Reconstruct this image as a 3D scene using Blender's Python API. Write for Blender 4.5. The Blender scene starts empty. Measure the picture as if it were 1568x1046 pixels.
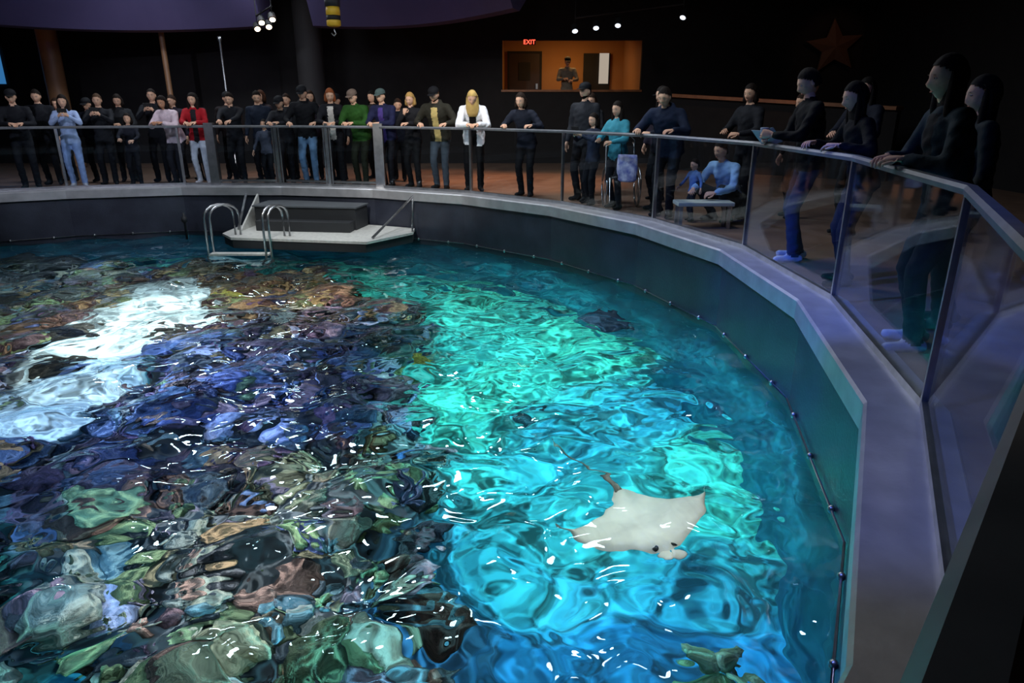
import bpy, bmesh, math, random
import numpy as np
from mathutils import Vector, Matrix, noise
random.seed(7); rng=np.random.default_rng(7)
S=bpy.context.scene
try: S.view_settings.view_transform='Standard'
except Exception: pass
COL=S.collection
CX,CY,RR=-5.1,5.8,7.65

def lin(h):
    h=h.lstrip('#'); o=[]
    for i in (0,2,4):
        c=int(h[i:i+2],16)/255
        o.append(c/12.92 if c<=.04045 else ((c+.055)/1.055)**2.4)
    return tuple(o)

# ------------------------------------------------------------ materials
def new_mat(name):
    m=bpy.data.materials.new(name); m.use_nodes=True
    nt=m.node_tree; nt.nodes.clear()
    out=nt.nodes.new('ShaderNodeOutputMaterial')
    return m,nt,out
def pbr(name,c1,c2=None,rough=.6,metal=0,scale=4,bump=0.0,bscale=30,emit=None,es=0,spec=.5):
    m,nt,out=new_mat(name)
    b=nt.nodes.new('ShaderNodeBsdfPrincipled'); nt.links.new(b.outputs[0],out.inputs[0])
    b.inputs['Roughness'].default_value=rough; b.inputs['Metallic'].default_value=metal
    b.inputs['Specular IOR Level'].default_value=spec
    tc=nt.nodes.new('ShaderNodeTexCoord')
    n=nt.nodes.new('ShaderNodeTexNoise'); n.inputs['Scale'].default_value=scale; n.inputs['Detail'].default_value=5
    nt.links.new(tc.outputs['Object'],n.inputs['Vector'])
    r=nt.nodes.new('ShaderNodeValToRGB'); r.color_ramp.elements[0].position=.35; r.color_ramp.elements[1].position=.65
    r.color_ramp.elements[0].color=(*c1,1); r.color_ramp.elements[1].color=(*(c2 or tuple(min(1,x*1.15) for x in c1)),1)
    nt.links.new(n.outputs[0],r.inputs[0]); nt.links.new(r.outputs[0],b.inputs['Base Color'])
    if bump:
        n2=nt.nodes.new('ShaderNodeTexNoise'); n2.inputs['Scale'].default_value=bscale
        nt.links.new(tc.outputs['Object'],n2.inputs['Vector'])
        bp=nt.nodes.new('ShaderNodeBump'); bp.inputs['Strength'].default_value=bump; bp.inputs['Distance'].default_value=.02
        nt.links.new(n2.outputs[0],bp.inputs['Height']); nt.links.new(bp.outputs[0],b.inputs['Normal'])
    if emit:
        b.inputs['Emission Color'].default_value=(*emit,1); b.inputs['Emission Strength'].default_value=es
    return m
def attr_mat(name,rough=.7,bump=.3,bscale=60,spec=.3,nscale=25,var=.25):
    m,nt,out=new_mat(name)
    b=nt.nodes.new('ShaderNodeBsdfPrincipled'); nt.links.new(b.outputs[0],out.inputs[0])
    b.inputs['Roughness'].default_value=rough; b.inputs['Specular IOR Level'].default_value=spec
    a=nt.nodes.new('ShaderNodeAttribute'); a.attribute_name='Col'
    tc=nt.nodes.new('ShaderNodeTexCoord')
    n=nt.nodes.new('ShaderNodeTexNoise'); n.inputs['Scale'].default_value=nscale; n.inputs['Detail'].default_value=4
    nt.links.new(tc.outputs['Object'],n.inputs['Vector'])
    mr=nt.nodes.new('ShaderNodeMapRange'); mr.inputs[1].default_value=.3; mr.inputs[2].default_value=.7
    mr.inputs[3].default_value=1-var; mr.inputs[4].default_value=1+var
    nt.links.new(n.outputs[0],mr.inputs[0])
    mx=nt.nodes.new('ShaderNodeVectorMath'); mx.operation='SCALE'
    nt.links.new(a.outputs['Color'],mx.inputs[0]); nt.links.new(mr.outputs[0],mx.inputs['Scale'])
    nt.links.new(mx.outputs[0],b.inputs['Base Color'])
    n2=nt.nodes.new('ShaderNodeTexNoise'); n2.inputs['Scale'].default_value=bscale
    nt.links.new(tc.outputs['Object'],n2.inputs['Vector'])
    bp=nt.nodes.new('ShaderNodeBump'); bp.inputs['Strength'].default_value=bump; bp.inputs['Distance'].default_value=.02
    nt.links.new(n2.outputs[0],bp.inputs['Height']); nt.links.new(bp.outputs[0],b.inputs['Normal'])
    return m
def emis(name,c,s):
    m,nt,out=new_mat(name); e=nt.nodes.new('ShaderNodeEmission')
    e.inputs[0].default_value=(*c,1); e.inputs[1].default_value=s
    nt.links.new(e.outputs[0],out.inputs[0]); return m

M_person=attr_mat('fabric_and_skin',.8,.25,22,.2,14,.15)
M_coral=attr_mat('coral_surface',.8,.9,45,.2,14,.65)
M_steel=pbr('brushed_steel',(.42,.43,.45),(.55,.56,.58),rough=.32,metal=1,scale=9,bump=.05,bscale=60)
M_rail=pbr('satin_handrail',(.16,.165,.18),(.20,.205,.22),rough=.5,metal=.6,scale=9)
M_cap=pbr('brushed_aluminium_cap',(.42,.42,.44),(.54,.54,.56),rough=.40,metal=.55,scale=5,bump=.06,bscale=50)
M_wall=pbr('tank_wall_dark',(.024,.027,.042),(.036,.042,.062),rough=.38,scale=3,bump=.15,bscale=45)
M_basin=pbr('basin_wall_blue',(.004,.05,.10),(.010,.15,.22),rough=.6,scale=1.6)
M_platform=pbr('platform_grating_grey',(.50,.50,.47),(.62,.62,.58),rough=.55,scale=20,bump=.2,bscale=90)
M_dark=pbr('dark_rubber',(.02,.022,.025),rough=.6)
M_black=pbr('black_matte',(.008,.008,.009),rough=.7)
M_floor=pbr('floor_terrazzo',(.20,.12,.085),(.27,.17,.12),rough=.35,scale=3,bump=.05,bscale=20)
M_roomwall=pbr('wall_charcoal',(.007,.006,.007),(.010,.009,.010),rough=.85)
M_ceil=pbr('ceiling_black',(.008,.008,.011),(.012,.012,.015),rough=.9)
M_soffit=pbr('soffit_indigo',(.05,.04,.11),(.07,.055,.14),rough=.7,scale=.6)
M_warm=pbr('wall_warm_plaster',(.42,.20,.07),(.48,.24,.09),rough=.8,scale=1)
M_wood=pbr('wood_trim',(.25,.09,.03),(.36,.14,.05),rough=.45,scale=6)
M_copper=pbr('copper_column',(.20,.10,.05),(.26,.13,.06),rough=.5,scale=3)
M_door=pbr('door_brown',(.035,.018,.012),rough=.5)

def glass_mat():
    m,nt,out=new_mat('railing_glass')
    tr=nt.nodes.new('ShaderNodeBsdfTransparent'); tr.inputs[0].default_value=(.93,.96,.98,1)
    gl=nt.nodes.new('ShaderNodeBsdfGlossy'); gl.inputs['Roughness'].default_value=.02; gl.inputs[0].default_value=(.9,.95,1,1)
    lw=nt.nodes.new('ShaderNodeLayerWeight'); lw.inputs[0].default_value=.5
    pw=nt.nodes.new('ShaderNodeMath'); pw.operation='POWER'; pw.inputs[1].default_value=4.5
    mu=nt.nodes.new('ShaderNodeMath'); mu.operation='MULTIPLY_ADD'; mu.inputs[1].default_value=.5; mu.inputs[2].default_value=.03
    nt.links.new(lw.outputs['Facing'],pw.inputs[0]); nt.links.new(pw.outputs[0],mu.inputs[0])
    mx=nt.nodes.new('ShaderNodeMixShader')
    nt.links.new(mu.outputs[0],mx.inputs[0]); nt.links.new(tr.outputs[0],mx.inputs[1]); nt.links.new(gl.outputs[0],mx.inputs[2])
    nt.links.new(mx.outputs[0],out.inputs[0]); return m
M_glass=glass_mat()
def water_mat():
    m,nt,out=new_mat('water_surface')
    g=nt.nodes.new('ShaderNodeBsdfGlass'); g.inputs['IOR'].default_value=1.33; g.inputs['Roughness'].default_value=0.0
    g.inputs[0].default_value=(.80,.97,1,1)
    tc=nt.nodes.new('ShaderNodeTexCoord')
    n=nt.nodes.new('ShaderNodeTexNoise'); n.inputs['Scale'].default_value=3.6; n.inputs['Detail'].default_value=1.0; n.inputs['Distortion'].default_value=.5
    nt.links.new(tc.outputs['Object'],n.inputs['Vector'])
    bp=nt.nodes.new('ShaderNodeBump'); bp.inputs['Strength'].default_value=.55; bp.inputs['Distance'].default_value=.07
    nt.links.new(n.outputs[0],bp.inputs['Height']); nt.links.new(bp.outputs[0],g.inputs['Normal'])
    nt.links.new(g.outputs[0],out.inputs[0]); return m
M_water=water_mat()
def sand_caustic_mat():
    m,nt,out=new_mat('pool_floor_sand_painted_caustics')
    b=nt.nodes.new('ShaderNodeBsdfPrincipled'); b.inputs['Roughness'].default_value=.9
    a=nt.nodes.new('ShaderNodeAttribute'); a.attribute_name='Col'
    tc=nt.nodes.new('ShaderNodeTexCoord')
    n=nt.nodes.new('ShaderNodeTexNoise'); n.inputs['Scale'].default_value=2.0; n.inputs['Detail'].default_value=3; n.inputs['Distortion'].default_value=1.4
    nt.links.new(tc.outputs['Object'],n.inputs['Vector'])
    mr=nt.nodes.new('ShaderNodeMapRange'); mr.inputs[1].default_value=.40; mr.inputs[2].default_value=.64; mr.inputs[3].default_value=.25; mr.inputs[4].default_value=1.6  # light and dark caustic network painted into the bed colour
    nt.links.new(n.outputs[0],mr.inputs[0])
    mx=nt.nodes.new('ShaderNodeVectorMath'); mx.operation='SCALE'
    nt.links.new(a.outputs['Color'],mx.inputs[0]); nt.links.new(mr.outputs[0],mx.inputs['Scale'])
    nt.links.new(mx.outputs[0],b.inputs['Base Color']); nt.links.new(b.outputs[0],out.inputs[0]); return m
M_sand_caustic=sand_caustic_mat()

# ------------------------------------------------------------ mesh helpers
def mk(name,verts,faces,mat=None,parent=None,smooth=False,cols=None):
    me=bpy.data.meshes.new(name); me.from_pydata([tuple(v) for v in verts],[],[tuple(f) for f in faces]); me.update()
    if mat: me.materials.append(mat)
    if smooth: me.polygons.foreach_set('use_smooth',[True]*len(me.polygons))
    if cols is not None:
        ca=me.color_attributes.new('Col','FLOAT_COLOR','CORNER')
        arr=np.ones((len(me.loops),4),dtype=np.float32)
        lt=np.zeros(len(me.polygons),dtype=np.int32); me.polygons.foreach_get('loop_total',lt)
        arr[:,:3]=np.repeat(np.array(cols,dtype=np.float32),lt,axis=0)
        ca.data.foreach_set('color',arr.ravel())
    o=bpy.data.objects.new(name,me); COL.objects.link(o)
    if parent: o.parent=parent
    return o
def empty(name,loc=(0,0,0)):
    e=bpy.data.objects.new(name,None); COL.objects.link(e); e.empty_display_size=.1; return e
class Buf:
    def __init__(s): s.v=[];s.f=[];s.c=[]
    def add(s,v,f,c=(1,1,1)):
        k=len(s.v); s.v.extend([tuple(p) for p in v]); s.f.extend([tuple(i+k for i in q) for q in f])
        if len(f): s.c.extend([c]*len(f) if not isinstance(c,list) else c)
    def obj(s,name,mat,parent=None,smooth=True,cols=True):
        return mk(name,s.v,s.f,mat,parent,smooth,s.c if cols else None)
def box_vf(x0,x1,y0,y1,z0,z1):
    v=[(x0,y0,z0),(x1,y0,z0),(x1,y1,z0),(x0,y1,z0),(x0,y0,z1),(x1,y0,z1),(x1,y1,z1),(x0,y1,z1)]
    f=[(0,3,2,1),(4,5,6,7),(0,1,5,4),(1,2,6,5),(2,3,7,6),(3,0,4,7)]
    return v,f
def box(name,x0,x1,y0,y1,z0,z1,mat,parent=None,bevel=0):
    v,f=box_vf(x0,x1,y0,y1,z0,z1); o=mk(name,v,f,mat,parent)
    if bevel:
        m=o.modifiers.new('b','BEVEL'); m.width=bevel; m.segments=2
    return o
def frame_from(d):
    d=Vector(d).normalized(); a=Vector((0,0,1)) if abs(d.z)<.9 else Vector((1,0,0))
    x=d.cross(a).normalized(); y=x.cross(d).normalized(); return x,y,d
def capsule(a,b,ra,rb,n=12,k=3):
    a=Vector(a);b=Vector(b); x,y,d=frame_from(b-a) if (b-a).length>1e-5 else (Vector((1,0,0)),Vector((0,1,0)),Vector((0,0,1)))
    rings=[]
    for i in range(1,k+1):
        t=-math.pi/2+math.pi/2*i/k; rings.append((a+d*(ra*math.sin(t)),ra*math.cos(t)))
    for i in range(0,k):
        t=math.pi/2*i/k; rings.append((b+d*(rb*math.sin(t)),rb*math.cos(t)))
    v=[a-d*ra]; 
    for c,r in rings:
        for j in range(n):
            t=2*math.pi*j/n; v.append(c+x*(r*math.cos(t))+y*(r*math.sin(t)))
    v.append(b+d*rb); f=[]
    for j in range(n): f.append((0,1+(j+1)%n,1+j))
    for i in range(len(rings)-1):
        for j in range(n):
            p=1+i*n+j;q=1+i*n+(j+1)%n; f.append((p,q,q+n,p+n))
    L=1+(len(rings)-1)*n; e=len(v)-1
    for j in range(n): f.append((L+j,L+(j+1)%n,e))
    return v,f
def tube(pts,rads,n=6):
    v=[];f=[];P=[Vector(p) for p in pts]
    if not hasattr(rads,'__len__'): rads=[rads]*len(P)
    x0=None
    for i,p in enumerate(P):
        d=(P[min(i+1,len(P)-1)]-P[max(i-1,0)]).normalized()
        if x0 is None: x,y,_=frame_from(d)
        else:
            x=(x0-d*x0.dot(d)).normalized(); y=d.cross(x)
        x0=x
        for j in range(n):
            t=2*math.pi*j/n; v.append(p+x*(rads[i]*math.cos(t))+y*(rads[i]*math.sin(t)))
    for i in range(len(P)-1):
        for j in range(n):
            a=i*n+j;b=i*n+(j+1)%n; f.append((a,b,b+n,a+n))
    f.append(tuple(range(n-1,-1,-1))); f.append(tuple(range(len(v)-n,len(v))))
    return v,f
def ellipsoid(c,R,X,Y,Z,nu=12,nv=8):
    v=[];f=[];c=Vector(c)
    for i in range(nv+1):
        th=math.pi*i/nv
        for j in range(nu):
            ph=2*math.pi*j/nu
            v.append(c+X*(R[0]*math.sin(th)*math.cos(ph))+Y*(R[1]*math.sin(th)*math.sin(ph))+Z*(R[2]*math.cos(th)))
    for i in range(nv):
        for j in range(nu):
            a=i*nu+j;b=i*nu+(j+1)%nu; f.append((a,a+nu,b+nu,b))
    return v,f

# ------------------------------------------------------------ rail polygon (24-gon)
RP=[(-.18,-.20),(1.13,1.31),(2.05,3.10),(2.49,5.11),(2.45,7.14),(1.85,8.97),(.77,10.65),(-.70,12.0),(-2.45,12.9),(-4.3,13.32),(-6.25,13.32),(-8.15,12.75)]
for a in range(129,300,15):
    RP.append((CX+RR*math.cos(math.radians(a)),CY+RR*math.sin(math.radians(a))))
N=len(RP)
def offs(d):
    out=[]
    for i in range(N):
        p0=Vector(RP[i-1]);p1=Vector(RP[i]);p2=Vector(RP[(i+1)%N])
        e1=(p1-p0).normalized();e2=(p2-p1).normalized()
        n1=Vector((e1.y,-e1.x));n2=Vector((e2.y,-e2.x)); m=(n1+n2).normalized()
        out.append(p1+m*(d/m.dot(n1)))
    return out
def sweep(name,prof,mat,parent=None):
    v=[];f=[];k=len(prof); rings=[offs(o) for o,z in prof]
    for i in range(N):
        for j,(o,z) in enumerate(prof): v.append((rings[j][i].x,rings[j][i].y,z))
    for i in range(N):
        for j in range(k):
            a=i*k+j;b=i*k+(j+1)%k;c=((i+1)%N)*k+(j+1)%k;d=((i+1)%N)*k+j
            f.append((a,b,c,d))
    return mk(name,v,f,mat,parent)
# tank
pool=empty('aquarium_pool')
sweep('upper_side',[(-.22,-.10),(-.22,-.96),(.10,-.96),(.10,-.10)],M_wall,pool)
sweep('basin_side',[(-.219,-.96),(-.219,-3.5),(.10,-3.5),(.10,-.96)],M_basin,pool)
sweep('rim_cap',[(-.27,-.13),(-.27,.012),(-.255,.03),(.11,.03),(.12,.02),(.12,-.13)],M_cap,pool)
railing=empty('glass_railing')
sweep('handrail',[(-.028,1.075),(-.032,1.10),(-.02,1.118),(.02,1.118),(.032,1.10),(.028,1.075)],M_rail,railing)
sweep('base_shoe',[(-.02,.03),(-.02,.075),(.02,.075),(.02,.03)],M_steel,railing)
gb=Buf();pb=Buf()
def quadbox(buf,p,q,t,z0,z1,c=(1,1,1)):
    p=Vector(p);q=Vector(q);e=(q-p).normalized();n=Vector((e.y,-e.x))*t/2
    v=[(p-n),(q-n),(q+n),(p+n)]; v=[(a.x,a.y,z0) for a in v]+[(a.x,a.y,z1) for a in v]
    buf.add(v,[(0,3,2,1),(4,5,6,7),(0,1,5,4),(1,2,6,5),(2,3,7,6),(3,0,4,7)],c)
for i in range(N):
    a=Vector(RP[i]);b=Vector(RP[(i+1)%N]);e=(b-a).normalized()
    if i in (8,9): continue
    quadbox(gb,a+e*.025,b-e*.025,.012,.05,1.075)
for i in range(N):
    a=Vector(RP[i]);e=(Vector(RP[(i+1)%N])-Vector(RP[i-1])).normalized()
    if i in (9,): continue
    w=.012 if i<7 else .02
    quadbox(pb,a-e*w,a+e*w,.045,.03,1.08)
def on_gate(X):
    if X>-4.3: t=(X+2.45)/(-1.85); return Vector((X,12.9+.42*t))
    return Vector((X,13.32))
gx=[-2.45,-3.42,-4.3,-5.62,-6.25]
for i in range(4):
    a=on_gate(gx[i]);b=on_gate(gx[i+1]);e=(b-a).normalized()
    quadbox(gb,a+e*.06,b-e*.06,.012,.10,1.04)
for X,w in ((-2.42,.085),(-3.42,.03),(-4.42,.03),(-5.64,.085)):
    p=on_gate(X); quadbox(pb,p-Vector((w,0)),p+Vector((w,0)),.12 if w>.05 else .05,.03,1.16)
for X in (-3.36,-3.48,-4.36,-4.48):
    p=on_gate(X); quadbox(pb,p-Vector((.012,0)),p+Vector((.012,0)),.03,.05,1.1)
for a,b in ((-2.5,-3.36),(-3.48,-4.3),(-4.48,-5.56)):
    quadbox(pb,on_gate(a),on_gate(b),.03,.09,.13)
gb.obj('glass_panels',M_glass,railing,False,False); pb.obj('posts',M_steel,railing,False,False)

kb=Buf(); ring=offs(-.24); 
for i in range(N):
    a=ring[i];b=ring[(i+1)%N]; a3=Vector((a.x,a.y,-.81));b3=Vector((b.x,b.y,-.81))
    v,f=tube([a3,b3],.008,5); kb.add(v,f)
    for k in range(3):
        p=a3.lerp(b3,(k+.5)/3); v,f=ellipsoid(p,(.022,.022,.026),Vector((1,0,0)),Vector((0,1,0)),Vector((0,0,1)),8,6); kb.add(v,f)
kb.obj('waterline_float_cable',M_steel,pool,True,False)

# ------------------------------------------------------------ room
X0,X1,Y0,Y1,ZC=-17.,9.,-5.,19.,4.3
inner=offs(.11)
def hit(p):
    d=Vector((p.x-CX,p.y-CY)); ts=[]
    for (c,ax,s) in ((X0,0,'L'),(X1,0,'R'),(Y0,1,'F'),(Y1,1,'B')):
        dc=d[ax]
        if abs(dc)<1e-6: continue
        t=(c-(CX if ax==0 else CY))/dc
        if t>0: ts.append((t,s))
    t,s=min(ts); return Vector((CX+d.x*t,CY+d.y*t)),s
v=[];f=[]
H_=[hit(p) for p in inner]
for p in inner: v.append((p.x,p.y,0))
for h,s in H_: v.append((h.x,h.y,0))
cor={('R','B'):(X1,Y1),('B','L'):(X0,Y1),('L','F'):(X0,Y0),('F','R'):(X1,Y0)}
for i in range(N):
    j=(i+1)%N
    if H_[i][1]!=H_[j][1]:
        c=cor[(H_[i][1],H_[j][1])]; v.append((c[0],c[1],0)); f.append((i,N+i,len(v)-1,N+j,j))
    else: f.append((i,N+i,N+j,j))
mk('floor',v,f,M_floor)
box('ceiling',X0,X1,Y0,Y1,ZC,ZC+.1,M_ceil)
box('wall_left',X0-.1,X0,Y0,Y1,-.1,ZC,M_roomwall)
box('wall_right',X1,X1+.1,Y0,Y1,-.1,ZC,M_roomwall)
box('wall_front',X0,X1,Y0-.1,Y0,-.1,ZC,M_roomwall)
OX0,OX1,OZ0,OZ1=-.25,3.35,1.86,3.05
wb=Buf()
for a in ((X0,OX0,Y1,Y1+.15,-.1,ZC),(OX1,X1,Y1,Y1+.15,-.1,ZC),(OX0,OX1,Y1,Y1+.15,-.1,OZ0),(OX0,OX1,Y1,Y1+.15,OZ1,ZC)):
    v,f=box_vf(*a); wb.add(v,f)
wb.obj('wall_back',M_roomwall,None,False,False)
hb=Buf()
for a in ((OX0-.1,OX0,Y1+.15,22.2,.9,3.3),(OX1,OX1+.1,Y1+.15,22.2,.9,3.3),(OX0-.1,OX1+.1,22.2,22.3,.9,3.3),(OX0-.1,OX1+.1,Y1+.15,22.3,3.3,3.4)):
    v,f=box_vf(*a); hb.add(v,f)
hb.obj('wall_hallway',M_warm,None,False,False)
box('floor_hallway',OX0-.1,OX1+.1,Y1+.15,22.3,.9,1.0,M_floor)
dr=empty('door_1'); box('leaf',-.08,.84,22.14,22.19,1.0,2.95,M_door,dr); box('frame_top',-.14,.90,22.12,22.2,2.95,3.01,M_black,dr)
box('frame_l',-.14,-.08,22.12,22.2,1.0,2.95,M_black,dr); box('frame_r',.84,.90,22.12,22.2,1.0,2.95,M_black,dr); box('window',.2,.55,22.12,22.145,2.2,2.7,M_black,dr)
box('handle',.72,.78,22.08,22.14,1.95,2.1,M_steel,dr)
d2=empty('door_2'); box('leaf',2.15,2.95,22.10,22.16,1.0,2.95,M_black,d2); box('lit_poster',2.62,2.90,22.05,22.09,2.1,2.95,emis('lit_doorway_glow',(.9,.75,.6),.45),d2)
box('trim_1',OX0-.03,OX1+.03,Y1-.06,Y1,OZ0-.05,OZ0,M_wood)
ex=empty('exit_sign'); box('housing',.28,.60,18.85,18.9,2.93,3.07,M_black,ex); 
tcu=bpy.data.curves.new('exit_letters','FONT'); tcu.body='EXIT'; tcu.size=.15; tcu.align_x='CENTER'; tcu.extrude=.003
to=bpy.data.objects.new('letters',tcu); COL.objects.link(to); to.location=(.44,18.845,2.945); to.rotation_euler=(math.pi/2,0,0); to.parent=ex
tcu.materials.append(emis('exit_red',(1,.06,.03),5))
box('hanger',.43,.45,18.87,18.89,3.07,ZC,M_black,ex)

v=[(3.5,17.3,0),(7.6,14.2,0),(7.6,14.2,1.38),(3.5,17.3,1.68),(3.65,17.45,0),(7.75,14.35,0),(7.75,14.35,1.38),(3.65,17.45,1.68)]
rp=empty('ramp_parapet'); mk('panel',v,[(0,1,2,3),(5,4,7,6),(3,2,6,7),(0,3,7,4),(1,5,6,2)],M_roomwall,rp)
v=[(x,y,z+dz) for dz in (0,.07) for (x,y,z) in ((3.42,17.22,1.68),(7.52,14.12,1.38),(7.83,14.43,1.38),(3.73,17.53,1.68))]
mk('wood_cap',v,[(0,3,2,1),(4,5,6,7),(0,1,5,4),(1,2,6,5),(2,3,7,6),(3,0,4,7)],M_wood,rp)
sv=[]
for i in range(10):
    r=.74 if i%2==0 else .33; t=math.pi/2+i*math.pi/5+.12; sv.append((8.2+r*math.cos(t),18.90,2.88+r*.9*math.sin(t)))
for i in range(10): sv.append((sv[i][0],18.84,sv[i][2]))
sv.append((8.2,18.76,2.88)); sf=[(10+i,10+(i+1)%10,20) for i in range(10)]+[(i,(i+1)%10,10+(i+1)%10,10+i) for i in range(10)]
mk('sea_star_sign',sv,sf,pbr('sea_star_orange',(.12,.055,.03),rough=.7))

def soffit(name,a0,a1,zb0,zb1):
    v=[];f=[];n=20
    for i in range(n+1):
        t=i/n;a=math.radians(a0+(a1-a0)*t); zb=zb0+(zb1-zb0)*t+.12*math.sin(math.pi*t)*-1
        for (r,z) in ((10.9,zb),(11.2,zb-.02),(12.4,ZC),(10.2,ZC)):
            v.append((CX+r*math.cos(a),CY+r*math.sin(a),z))
    for i in range(n):
        for j in range(4): f.append((i*4+j,i*4+(j+1)%4,i*4+4+(j+1)%4,i*4+4+j))
    f.append((0,1,2,3)); f.append(tuple(n*4+k for k in (3,2,1,0)))
    return mk(name,v,f,M_soffit)
soffit('ceiling_soffit',92.5,128,3.15,3.1)
soffit('ceiling_soffit',62,86.5,3.35,3.15)

def lathe(name,cx,cy,prof,mat,parent=None,n=20):
    v=[];f=[]
    for z,r in prof:
        for j in range(n): v.append((cx+r*math.cos(2*math.pi*j/n),cy+r*math.sin(2*math.pi*j/n),z))
    for i in range(len(prof)-1):
        for j in range(n): f.append((i*n+j,i*n+(j+1)%n,i*n+n+(j+1)%n,i*n+n+j))
    f.append(tuple(range(n-1,-1,-1))); f.append(tuple(range(len(v)-n,len(v))))
    return mk(name,v,f,mat,parent,True)
lathe('support_column',-11.0,17.6,[(0,.3),(.1,.3),(.12,.22),(ZC-.1,.22),(ZC,.3)],M_copper)
lathe('support_column',-8.0,17.0,[(0,.12),(.1,.12),(.12,.06),(ZC-.1,.06),(ZC,.12)],M_copper)
lathe('support_column',-4.9,17.9,[(0,.4),(.1,.4),(.12,.32),(ZC-.1,.32),(ZC,.4)],pbr('column_grey',(.02,.018,.02),rough=.8))
lathe('light_pole',-6.25,15.9,[(0,.12),(.05,.12),(.06,.025),(2.75,.025),(2.8,.04),(2.86,.04)],M_steel)
aw=empty('window_1'); box('frame',-15.2,-13.0,18.9,18.98,1.9,3.0,M_black,aw); box('pane',-15.1,-13.1,18.86,18.9,2.0,2.85,emis('aquarium_window_blue',(.05,.25,.6),.6),aw)

ho=empty('chain_hoist'); M_yel=pbr('yellow_paint',(.75,.45,.03),rough=.5)
lathe('body',-3.33,14.0,[(2.86,.09),(2.88,.13),(2.96,.13),(2.97,.125)],M_yel,ho)
lathe('band',-3.33,14.0,[(2.97,.128),(3.05,.128)],M_black,ho)
lathe('body_top',-3.33,14.0,[(3.05,.13),(3.14,.13),(3.2,.12)],M_yel,ho)
lathe('motor',-3.33,14.0,[(3.2,.14),(3.35,.14),(3.38,.05),(ZC,.02)],M_dark,ho)
v,f=tube([(-3.33,14,2.88),(-3.33,14,2.8),(-3.30,14,2.74),(-3.34,14,2.70),(-3.39,14,2.75)],.014,6); mk('hook',v,f,M_steel,ho,True)

def track(name,pts,col,s,aim):
    e=empty(name); 
    a=Vector(pts[0]);b=Vector(pts[-1])
    v,f=tube([a+Vector((0,0,.25)),b+Vector((0.01,0,.25))],.02,6); mk('track',v,f,M_black,e)
    v,f=tube([a+Vector((0,0,.25)),a+Vector((0,0,ZC-a.z))],.012,6); mk('rod_1',v,f,M_black,e)
    v,f=tube([b+Vector((0,0,.25)),b+Vector((0,0,ZC-b.z))],.012,6); mk('rod_2',v,f,M_black,e)
    me=emis(name+'_lens',col,s)
    for i,p in enumerate(pts):
        p=Vector(p); d=(Vector(aim)-p).normalized()
        v,f=tube([p-d*.16,p-d*.14,p,p+d*.01],[.04,.07,.085,.085],14); mk('can_%d'%i,v,f,M_black,e,False)
        v,f=tube([p+d*.011,p+d*.016],[.06,.055],14); mk('lens_%d'%i,v,f,me,e)
        v,f=tube([p-d*.07,p+Vector((0,0,.25))],.01,6); mk('yoke_%d'%i,v,f,M_black,e)
track('track_spotlight_rail',[(-5.45,16,3.02),(-5.2,16,3.06),(-5.28,15.8,3.12),(-4.98,15.6,3.16)],(1,.75,.5),8,(-4,13,0))
track('track_spotlight_rail',[(1.35,16,2.98),(1.8,16,3.04),(2.25,15.9,3.08),(3.55,15.6,3.2)],(.75,.85,1),3,(1.5,13,-1))

# ------------------------------------------------------------ platform + steps + ladder
pf=empty('feeding_platform')
poly=[(-4.98,12.98),(-5.0,11.75),(-4.7,11.35),(-2.35,10.95),(-1.72,11.85),(-1.75,12.27),(-2.55,12.62),(-4.3,13.04)]
def prism(name,poly,z0,z1,mat,parent):
    n=len(poly); v=[(x,y,z0) for x,y in poly]+[(x,y,z1) for x,y in poly]
    f=[tuple(range(n-1,-1,-1)),tuple(range(n,2*n))]+[(i,(i+1)%n,n+(i+1)%n,n+i) for i in range(n)]
    return mk(name,v,f,mat,parent)
prism('deck',poly,-.66,-.62,M_platform,pf)
prism('deck_frame',[(x*1.0+(.02 if x<-3.5 else -.02),y+.015) for x,y in poly],-.80,-.665,M_dark,pf)
prism('step_block',[(-4.55,12.96),(-4.6,12.30),(-2.75,12.05),(-2.65,12.60),(-4.3,13.03)],-.62,-.24,M_dark,pf)
prism('step_tread',[(-4.57,12.97),(-4.63,12.27),(-2.72,12.02),(-2.62,12.60),(-4.3,13.03)],-.24,-.215,pbr('tread_grey',(.08,.09,.10),rough=.5),pf)
prism('lower_step',[(-4.50,12.3),(-4.5,12.0),(-2.80,11.78),(-2.78,12.05)],-.62,-.45,M_dark,pf)
for i,(a,b) in enumerate((((-1.78,12.2,-.62),(-1.75,12.25,-.05)),((-1.74,11.9,-.62),(-1.74,11.9,-.5)),((-1.75,12.25,-.05),(-2.3,11.2,-.6)),((-4.95,12.9,-.1),(-4.85,12.1,-.6)))):
    v,f=tube([a,b],.022,8); mk('brace_%d'%i,v,f,M_steel,pf,True)
mk('gusset_plate',[(-4.7,12.85,-.62),(-4.75,11.95,-.62),(-4.7,12.85,-.08),(-4.73,12.85,-.62),(-4.78,11.95,-.62),(-4.73,12.85,-.08)],[(0,1,2),(5,4,3),(0,3,4,1),(1,4,5,2),(2,5,3,0)],M_platform,pf)
ld=empty('pool_ladder')
k=0
for (bx,by,ex_,ey) in ((-4.72,11.62,-5.02,11.16),(-3.84,11.48,-4.02,11.02)):
    for dx in (0,.09):
        A=Vector((bx+dx,by,0));E=Vector((ex_+dx,ey,0)); pts=[A+Vector((0,0,-.62)),A+Vector((0,0,-.30))]
        for i in range(9):
            t=math.pi*i/8; p=(A+E)/2+(A-E)/2*math.cos(t); pts.append(p+Vector((0,0,-.27+.19*math.sin(t))))
        pts+=[E+Vector((0,0,-.5)),E+Vector((0,0,-1.5))]
        v,f=tube(pts,.02,10); mk('grab_rail_%d'%k,v,f,M_steel,ld,True); k+=1
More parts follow.
